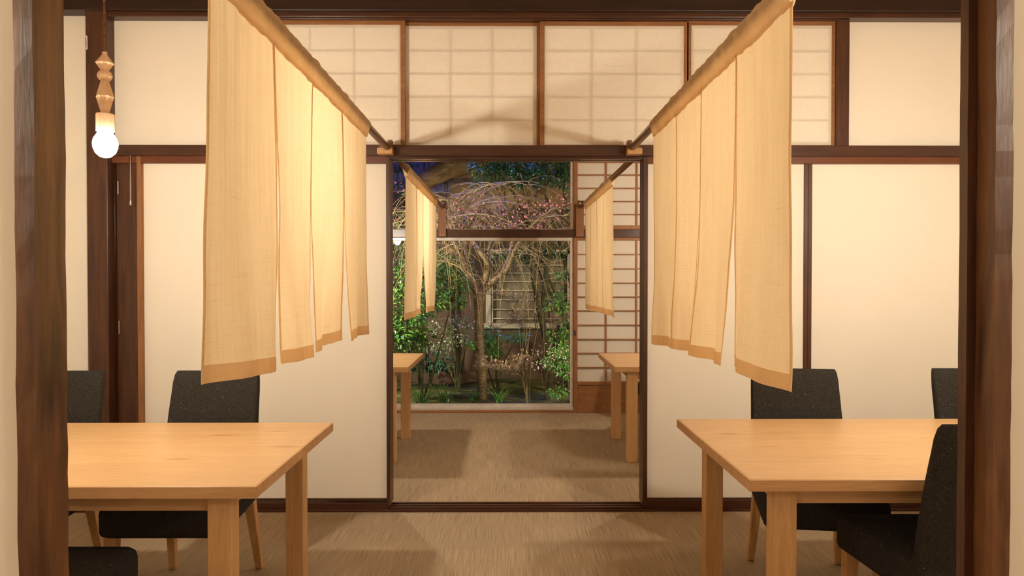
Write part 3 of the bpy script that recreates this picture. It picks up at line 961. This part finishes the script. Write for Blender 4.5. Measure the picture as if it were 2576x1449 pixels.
br_.box(wx0 + .075, wx0 + .095, HY - .014, HY - .001, wz0 + .06, wz1 - .07)
br_.build('window_bars', M['bar'], wo)
lg = [at(1030, 480, HY - .35), at(1075, 452, HY - .35), at(1125, 425, HY - .35), at(1180, 412, HY - .35), at(1240, 422, HY - .35), at(1300, 450, HY - .35)]
pts = []
for i in range(len(lg) - 1):
    for k in range(6):
        pts.append(lg[i].lerp(lg[i + 1], k / 6.0))
pts.append(lg[-1])
rgl = random.Random(8)
MB().tube(pts, [0.085 + 0.05 * math.sin(math.pi * i / (len(pts) - 1)) + rgl.uniform(-.006, .006) for i in range(len(pts))], 14).build('curved_log', M['log'], h, smooth=True)
MB().box(-4.5, 4.5, HY - .7, HY + .12, 3.3, 3.4).build('roof_eave', M['house'], h)

# --- curve helpers for plants
def vrand(r, s=1.0):
    return Vector((r.uniform(-s, s), r.uniform(-s, s), r.uniform(-s, s)))
def arc(p, v, g, L, n=8):
    pts = [Vector(p)]
    v = Vector(v)
    st = L / n
    for _ in range(n):
        v = (v + Vector((0, 0, -g)) * st * 4).normalized()
        pts.append(pts[-1] + v * st)
    return pts
def smooth_path(ctrl, k=6):
    out_ = []
    c = [ctrl[0]] + list(ctrl) + [ctrl[-1]]
    for i in range(1, len(c) - 2):
        a, b, d, e = (Vector(q) for q in c[i - 1:i + 3])
        for s in range(k):
            t = s / k
            out_.append(0.5 * ((2 * b) + (d - a) * t + (2 * a - 5 * b + 4 * d - e) * t * t + (3 * b - a - 3 * d + e) * t ** 3))
    out_.append(Vector(ctrl[-1]))
    return out_

# weeping cherry
TY = 8.5
tr_ = random.Random(77)
base = at(1213, 1000, TY)
base.z = gz(base.x, base.y) - .03
ct = thing('weeping_cherry_tree', 'weeping cherry tree with bare hanging twigs and pink blossom in the garden', 'tree', base)
tk = MB()
path = smooth_path([base, at(1212, 940, TY), at(1206, 880, TY), at(1205, 800, TY), at(1203, 735, TY)], 8)
rads = [0.068, 0.066, 0.064, 0.063, 0.062, 0.062, 0.062, 0.064, 0.068, 0.078, 0.090, 0.096, 0.090, 0.076, 0.066, 0.062, 0.060, 0.060, 0.060, 0.059, 0.058, 0.058, 0.057, 0.057, 0.056, 0.056, 0.056, 0.057, 0.058, 0.060, 0.062, 0.064, 0.064]
tk.tube(path, [rads[min(i, len(rads) - 1)] * 0.93 + tr_.uniform(-.003, .003) for i in range(len(path))], 14)
limbs = [
    [at(1203, 745, TY), at(1188, 712, TY), at(1168, 672, TY), at(1160, 645, TY), at(1136, 622, TY - .1), at(1105, 590, TY - .2), at(1070, 545, TY - .3)],
    [at(1206, 745, TY), at(1222, 700, TY), at(1226, 662, TY), at(1208, 635, TY), at(1188, 600, TY + .1), at(1165, 545, TY + .15), at(1120, 500, TY + .1)],
    [at(1208, 738, TY), at(1238, 710, TY - .05), at(1275, 676, TY - .1), at(1300, 620, TY - .2), at(1345, 560, TY - .25), at(1400, 520, TY - .3)],
    [at(1170, 668, TY), at(1168, 630, TY + .05), at(1172, 585, TY + .1), at(1150, 520, TY + .1), at(1180, 485, TY)],
    [at(1226, 660, TY), at(1232, 620, TY + .05), at(1260, 560, TY + .1), at(1300, 505, TY + .05), at(1340, 498, TY)],
    [at(1260, 690, TY - .1), at(1282, 640, TY - .05), at(1285, 580, TY + .1), at(1250, 520, TY + .2), at(1215, 470, TY + .2)],
]
lr = [0.046, 0.044, 0.040, 0.024, 0.024, 0.022]
paths = []
for c, r0 in zip(limbs, lr):
    p = smooth_path(c, 6)
    paths.append(p)
    tk.tube(p, [r0 * (1 - 0.80 * i / (len(p) - 1)) for i in range(len(p))], 10)
tk.build('trunk', M['bark'], ct, smooth=True)
tw = MB()
bl = MB()
def flower(b, c, r, rng):
    n = vrand(rng).normalized()
    s = n.orthogonal().normalized()
    t = n.cross(s)
    vs = [c]
    for k in range(10):
        a = k * math.pi / 5
        rr = r if k % 2 == 0 else r * 0.55
        vs.append(c + (s * math.cos(a) + t * math.sin(a)) * rr + n * r * (0.3 if k % 2 == 0 else 0.1))
    b.add(vs, [(0, 1 + k, 1 + (k + 1) % 10) for k in range(10)])
starts = []
for p in paths:
    for i in range(len(p) // 2, len(p)):
        starts.append(p[i])
# secondary arching boughs
for _ in range(34):
    s = tr_.choice(starts)
    a = tr_.uniform(0, 6.283)
    v = Vector((math.cos(a), 0.55 * math.sin(a), tr_.uniform(0.0, 0.75)))
    pts = arc(s, v, 0.32, tr_.uniform(0.35, 0.85), 10)
    tw.tube(pts, [0.0085 * (1 - 0.6 * i / 10) for i in range(11)], 5)
    starts.extend(pts[4:])
def in_box(p):
    return -1.7 < p.x < 1.15 and 7.0 < p.y < 9.6
for k in range(520):
    s = tr_.choice(starts)
    if not in_box(s): continue
    a = tr_.uniform(0, 6.283)
    v = Vector((math.cos(a), 0.6 * math.sin(a), tr_.uniform(-0.4, 0.55)))
    L = tr_.uniform(0.18, 0.62) if k % 5 else tr_.uniform(0.6, 1.25)
    pts = arc(s, v, tr_.uniform(0.5, 1.1), L, 9)
    r0 = tr_.uniform(0.0022, 0.0042)
    tw.tube(pts, [r0 * (1 - 0.55 * i / 9) for i in range(10)], 3, False)
    for q in pts[2:]:
        if tr_.random() < 0.20 and q.z > 1.42:
            for _ in range(tr_.choice((1, 1, 2, 3))):
                flower(bl, q + vrand(tr_, 0.018), tr_.uniform(0.004, 0.010), tr_)
for cx, cy, sp, nn in ((1395, 515, .14, 60), (1335, 535, .13, 55), (1300, 568, .12, 70), (1345, 585, .10, 40), (1160, 520, .14, 40), (1180, 545, .16, 45), (1250, 520, .18, 40), (1424, 500, .08, 30), (1000, 470, .1, 14)):
    c = at(cx, cy, TY - .2)
    for _ in range(nn):
        flower(bl, c + Vector((tr_.gauss(0, sp), tr_.gauss(0, .12), tr_.gauss(0, sp * .42))), tr_.uniform(0.008, 0.018), tr_)
tw.build('twigs', M['twig'], ct, smooth=True)
bl.build('blossoms', M['pink'], ct, kind='stuff')

# leafy shrubs and trees
def leaves(b, r, blobs, n, L, W, droop=0.4):
    tot = sum(q[1] * q[3] for q in blobs)
    for c, rx, ry, rz in blobs:
        k = int(n * rx * rz / tot)
        for _ in range(k):
            d = vrand(r)
            while d.length > 1 or d.length < 0.15: d = vrand(r)
            p = Vector(c) + Vector((d.x * rx, d.y * ry, d.z * rz))
            o = Vector((d.x + r.uniform(-.6, .6), d.y + r.uniform(-.6, .6) - .3, d.z * .5 - droop + r.uniform(-.4, .4)))
            s = r.uniform(0.7, 1.25)
            b.leaf(p, o, Vector((r.uniform(-.4, .4), -0.5, 1)), L * s, W * s)
def shrub(name, label, cat, foot, blobs, n, L, W, mat, stems, seed, sr=0.014, extra=None, group=None, stem_mat='moss_bark'):
    r = random.Random(seed)
    foot = Vector(foot)
    t = thing(name, label, cat, foot, group)
    sb = MB()
    for k in range(stems):
        c, rx, ry, rz = blobs[k % len(blobs)]
        e = Vector(c) + Vector((r.uniform(-.6, .6) * rx, r.uniform(-.5, .5) * ry, r.uniform(-.3, .6) * rz))
        m1 = foot.lerp(e, 0.45) + Vector((r.uniform(-.05, .05), r.uniform(-.04, .04), 0.04))
        pth = smooth_path([foot + vrand(r, .015), m1, e], 6)
        sb.tube(pth, [sr * (1 - 0.7 * i / (len(pth) - 1)) for i in range(len(pth))], 6)
        for _ in range(4):
            q = pth[r.randrange(len(pth) // 2, len(pth))]
            a = arc(q, (r.uniform(-1, 1), r.uniform(-1, .6), r.uniform(0, .8)), 0.1, 0.5 * rz + .05, 5)
            sb.tube(a, [sr * .3 * (1 - .1 * i) for i in range(6)], 4)
    sb.build('stem', M[stem_mat], t, smooth=True)
    lb = MB()
    leaves(lb, r, blobs, n, L, W)
    lb.build('foliage', M[mat], t)
    if extra:
        extra(t, r)
    return t
def blob(px, py, Y, rx, rz, ry=None):
    return (at(px, py, Y), rx, ry if ry else rx * .8, rz)
def foot(px, Y):
    x = X(px, Y)
    return (x, Y, gz(x, Y) - .01)
shrub('camellia_shrub', 'broad glossy camellia shrub in the garden behind the left far table', 'shrub', foot(1062, 8.0),
      [blob(1010, 800, 7.9, .26, .24), blob(1000, 700, 8.0, .24, .20), blob(1075, 745, 8.1, .24, .20), blob(1135, 730, 8.3, .20, .19), blob(1040, 850, 7.9, .20, .15), blob(1105, 670, 8.4, .22, .16), blob(985, 850, 7.7, .2, .16)],
      1700, .080, .038, 'leaf_a', 5, 101)
shrub('fine_leaf_tree', 'airy small-leaved tree rising at the left edge of the garden glass', 'tree', foot(960, 8.7),
      [blob(1000, 640, 8.6, .26, .22), blob(1060, 640, 8.8, .3, .18), blob(1120, 640, 9.0, .3, .18), blob(1150, 680, 9.1, .25, .2), blob(990, 570, 8.6, .2, .2)],
      1300, .040, .016, 'leaf_y', 6, 102)
def white_sprays(t, r):
    b = MB()
    for k in range(70):
        px, py = r.choice(((1110, 812), (1150, 800), (1170, 812), (1120, 850), (1150, 845), (1105, 870)))
        c = at(px, py, 8.75) + Vector((r.gauss(0, .09), r.gauss(-.1, .06), r.gauss(0, .05)))
        flower(b, c, r.uniform(.008, .016), r)
    b.build('flower_sprays', M['flower'], t, kind='stuff')
shrub('andromeda_shrub', 'shrub with drooping cream flower sprays left of the cherry trunk', 'shrub', foot(1150, 8.95),
      [blob(1110, 820, 8.9, .18, .10), blob(1165, 812, 8.9, .16, .10), blob(1115, 868, 8.9, .16, .10), blob(1160, 850, 8.9, .16, .09)],
      620, .045, .013, 'leaf_w', 6, 103, extra=white_sprays)
def white_sprays2(t, r):
    b = MB()
    for k in range(190):
        px, py = r.choice(((1392, 895), (1420, 900), (1430, 935), (1400, 925), (1360, 915), (1418, 975), (1385, 880)))
        c = at(px, py, 7.55) + Vector((r.gauss(0, .055), r.gauss(-.04, .05), r.gauss(0, .035)))
        flower(b, c, r.uniform(.005, .010), r)
    b.build('flower_sprays', M['flower'], t, kind='stuff')
shrub('andromeda_shrub', 'pale flowering shrub on a thin stem at the right edge of the garden glass', 'shrub', foot(1417, 7.4),
      [blob(1415, 880, 7.6, .12, .07), blob(1400, 910, 7.6, .14, .07), blob(1428, 930, 7.5, .10, .09), blob(1405, 985, 7.45, .10, .05)],
      420, .050, .015, 'leaf_c', 5, 104, .010, white_sprays2)
shrub('bright_green_shrub', 'bright green leafy sprig just right of the cherry trunk', 'shrub', foot(1250, 8.95),
      [blob(1235, 845, 8.8, .13, .10), blob(1242, 882, 8.85, .12, .09), blob(1185, 866, 8.35, .05, .04), blob(1300, 848, 8.9, .16, .06)],
      420, .055, .026, 'leaf_c', 5, 105)
shrub('maple_sapling', 'green sapling with bright leaves low against the right window edge', 'shrub', foot(1440, 8.2),
      [blob(1405, 845, 8.0, .11, .08), blob(1430, 830, 8.0, .10, .10), blob(1425, 750, 8.2, .14, .10), blob(1400, 765, 8.3, .14, .08), blob(1420, 690, 8.5, .16, .06)],
      300, .055, .028, 'leaf_a', 5, 106)
shrub('evergreen_tree', 'dark evergreen tree with bluish leaves at the top right of the garden view', 'tree', foot(1500, 9.4),
      [blob(1230, 425, 9.2, .26, .15), blob(1290, 418, 9.2, .26, .17), blob(1340, 440, 9.3, .24, .13), blob(1385, 425, 9.3, .24, .18), blob(1425, 430, 9.3, .16, .22), blob(1300, 462, 9.3, .28, .06), blob(1205, 465, 9.1, .12, .06), blob(1310, 640, 9.5, .35, .08), blob(1390, 625, 9.4, .25, .10)],
      1900, .075, .030, 'leaf_b', 4, 107, .03)
shrub('dark_evergreen_bush', 'dark bush low in the garden, left of the flowering shrub', 'bush', foot(1085, 9.2),
      [blob(1010, 420, 9.3, .2, .1), blob(1000, 470, 9.3, .2, .1), blob(1070, 905, 9.2, .26, .16), blob(1120, 915, 9.3, .2, .10)],
      700, .06, .025, 'leaf_b', 5, 108)

# mossy leaning tree at the right
mt = thing('mossy_tree', 'mossy leaning trunk with two stems in front of the barred window', 'tree', foot(1382, 9.1))
f0 = Vector(foot(1382, 9.1))
mb = MB()
pa = smooth_path([f0, at(1378, 890, 9.1), at(1366, 820, 9.1), at(1352, 760, 9.1), at(1342, 690, 9.1), at(1336, 610, 9.1), at(1330, 520, 9.2)], 6)
mb.tube(pa, [0.05 - 0.028 * i / (len(pa) - 1) for i in range(len(pa))], 10)
pb = smooth_path([at(1362, 800, 9.1), at(1370, 740, 9.12), at(1375, 680, 9.15), at(1384, 630, 9.2), at(1392, 560, 9.2)], 6)
mb.tube(pb, [0.042 - 0.02 * i / (len(pb) - 1) for i in range(len(pb))], 10)
mb.build('trunk', M['moss_bark'], mt, smooth=True)
mb = MB()
r = random.Random(12)
for k in range(14):
    q = r.choice(pa[10:] + pb[5:])
    a = arc(q, (r.uniform(-1, 1), r.uniform(-.6, .2), r.uniform(.1, .7)), 0.35, r.uniform(.3, .7), 8)
    mb.tube(a, [.006 * (1 - .08 * i) for i in range(9)], 4)
mb.build('branch', M['twig'], mt, smooth=True)

# bare shrubs with golden buds
def bud_shrub(label, px, Y, tiers, seed, nst=7):
    r = random.Random(seed)
    fo = Vector(foot(px, Y))
    t = thing('enkianthus_shrub', label, 'shrub', fo, 'bare budded shrubs')
    sb, bb = MB(), MB()
    for k in range(nst):
        e = at(px + r.uniform(-40, 30), r.uniform(770, 850), Y + r.uniform(-.15, .1))
        pth = smooth_path([fo + vrand(r, .02), fo.lerp(e, .5) + Vector((r.uniform(-.05, .05), 0, 0)), e], 6)
        sb.tube(pth, [.0055 * (1 - .7 * i / (len(pth) - 1)) for i in range(len(pth))], 5)
    for (xa, ya, xb, yb, n) in tiers:
        a, b = at(xa, ya, Y - .1), at(xb, yb, Y - .25)
        sb.tube([fo.lerp(a, .6), a, a.lerp(b, .5) + Vector((0, 0, .02)), b], [.0045, .004, .003, .002], 5)
        for _ in range(n):
            p = a.lerp(b, r.random()) + Vector((0, r.uniform(-.08, .08), r.uniform(-.015, .015)))
            d = Vector((r.uniform(-1, 1) + (b.x - a.x) * .8, r.uniform(-.6, .6), r.uniform(.1, .8))).normalized()
            L = r.uniform(.05, .13)
            q = p + d * L
            sb.tube([p, p + d * L * .5 + Vector((0, 0, -.006)), q], [.0022, .0018, .0014], 3, False)
            for _ in range(3):
                bb.leaf(q + vrand(r, .012), d + vrand(r, .4), Vector((0, 0, 1)), r.uniform(.018, .034), .010)
    sb.build('branches', M['stem'], t, smooth=True)
    bb.build('buds', M['bud'], t)
    return t
bud_shrub('bare tiered shrub with golden buds before the low garden wall', 1330, 8.3,
          [(1310, 945, 1222, 918, 60), (1318, 930, 1262, 930, 50), (1345, 905, 1290, 918, 55), (1370, 915, 1420, 880, 30)], 61)
bud_shrub('bare shrub with tan twig tiers in front of the barred window', 1372, 8.7,
          [(1345, 760, 1232, 742, 70), (1345, 795, 1245, 828, 60), (1340, 765, 1300, 795, 40), (1385, 795, 1440, 800, 70), (1395, 815, 1440, 790, 40)], 62, 5)

# grasses, one tuft each
def tuft(label, px, Y, h_, n, spread, mat, seed):
    r = random.Random(seed)
    fo = Vector(foot(px, Y))
    b = MB()
    for _ in range(n):
        a = r.uniform(0, 6.283)
        v = Vector((math.cos(a) * spread, math.sin(a) * spread, 1)).normalized()
        L = h_ * r.uniform(.6, 1.15)
        pts = arc(fo + vrand(r, .03), v, r.uniform(.5, 1.6) * .25 / max(h_, .1), L, 6)
        s = Vector((-math.sin(a), math.cos(a), 0))
        w = r.uniform(.004, .008)
        vs = []
        for i, p in enumerate(pts):
            ww = w * (1 - (i / 6.0) ** 2 * .95)
            vs += [p - s * ww + Vector((0, 0, .0)), p + s * ww]
        b.add(vs, [(2 * i, 2 * i + 1, 2 * i + 3, 2 * i + 2) for i in range(6)])
    o = b.build('grass_tuft', M[mat])
    o.location = (0, 0, 0)
    return tag(o, label, 'grass', 'grass tufts in the moss')
tuft('dark arching clump of grass blades beside the far left table leg', 1062, 7.9, .42, 46, .6, 'grass', 201)
tuft('broad green lily leaves left of the cherry trunk, middle of the moss', 1118, 7.9, .38, 26, .45, 'grass', 202)
tuft('small pale green tuft of blades just left of the cherry trunk foot', 1190, 8.1, .2, 16, .45, 'grass', 203)
tuft('small upright green tuft of blades just right of the cherry trunk', 1254, 8.15, .26, 22, .3, 'leaf_c', 204)
tuft('short green grass at the bottom right of the garden glass', 1375, 7.35, .13, 40, .9, 'leaf_y', 205)
tuft('short yellowish grass around the thin-stemmed shrub at right', 1425, 7.35, .16, 40, .8, 'leaf_y', 206)
tuft('low leafy weeds in front of the flowering shrub at right', 1390, 7.7, .14, 30, .9, 'leaf_c', 207)
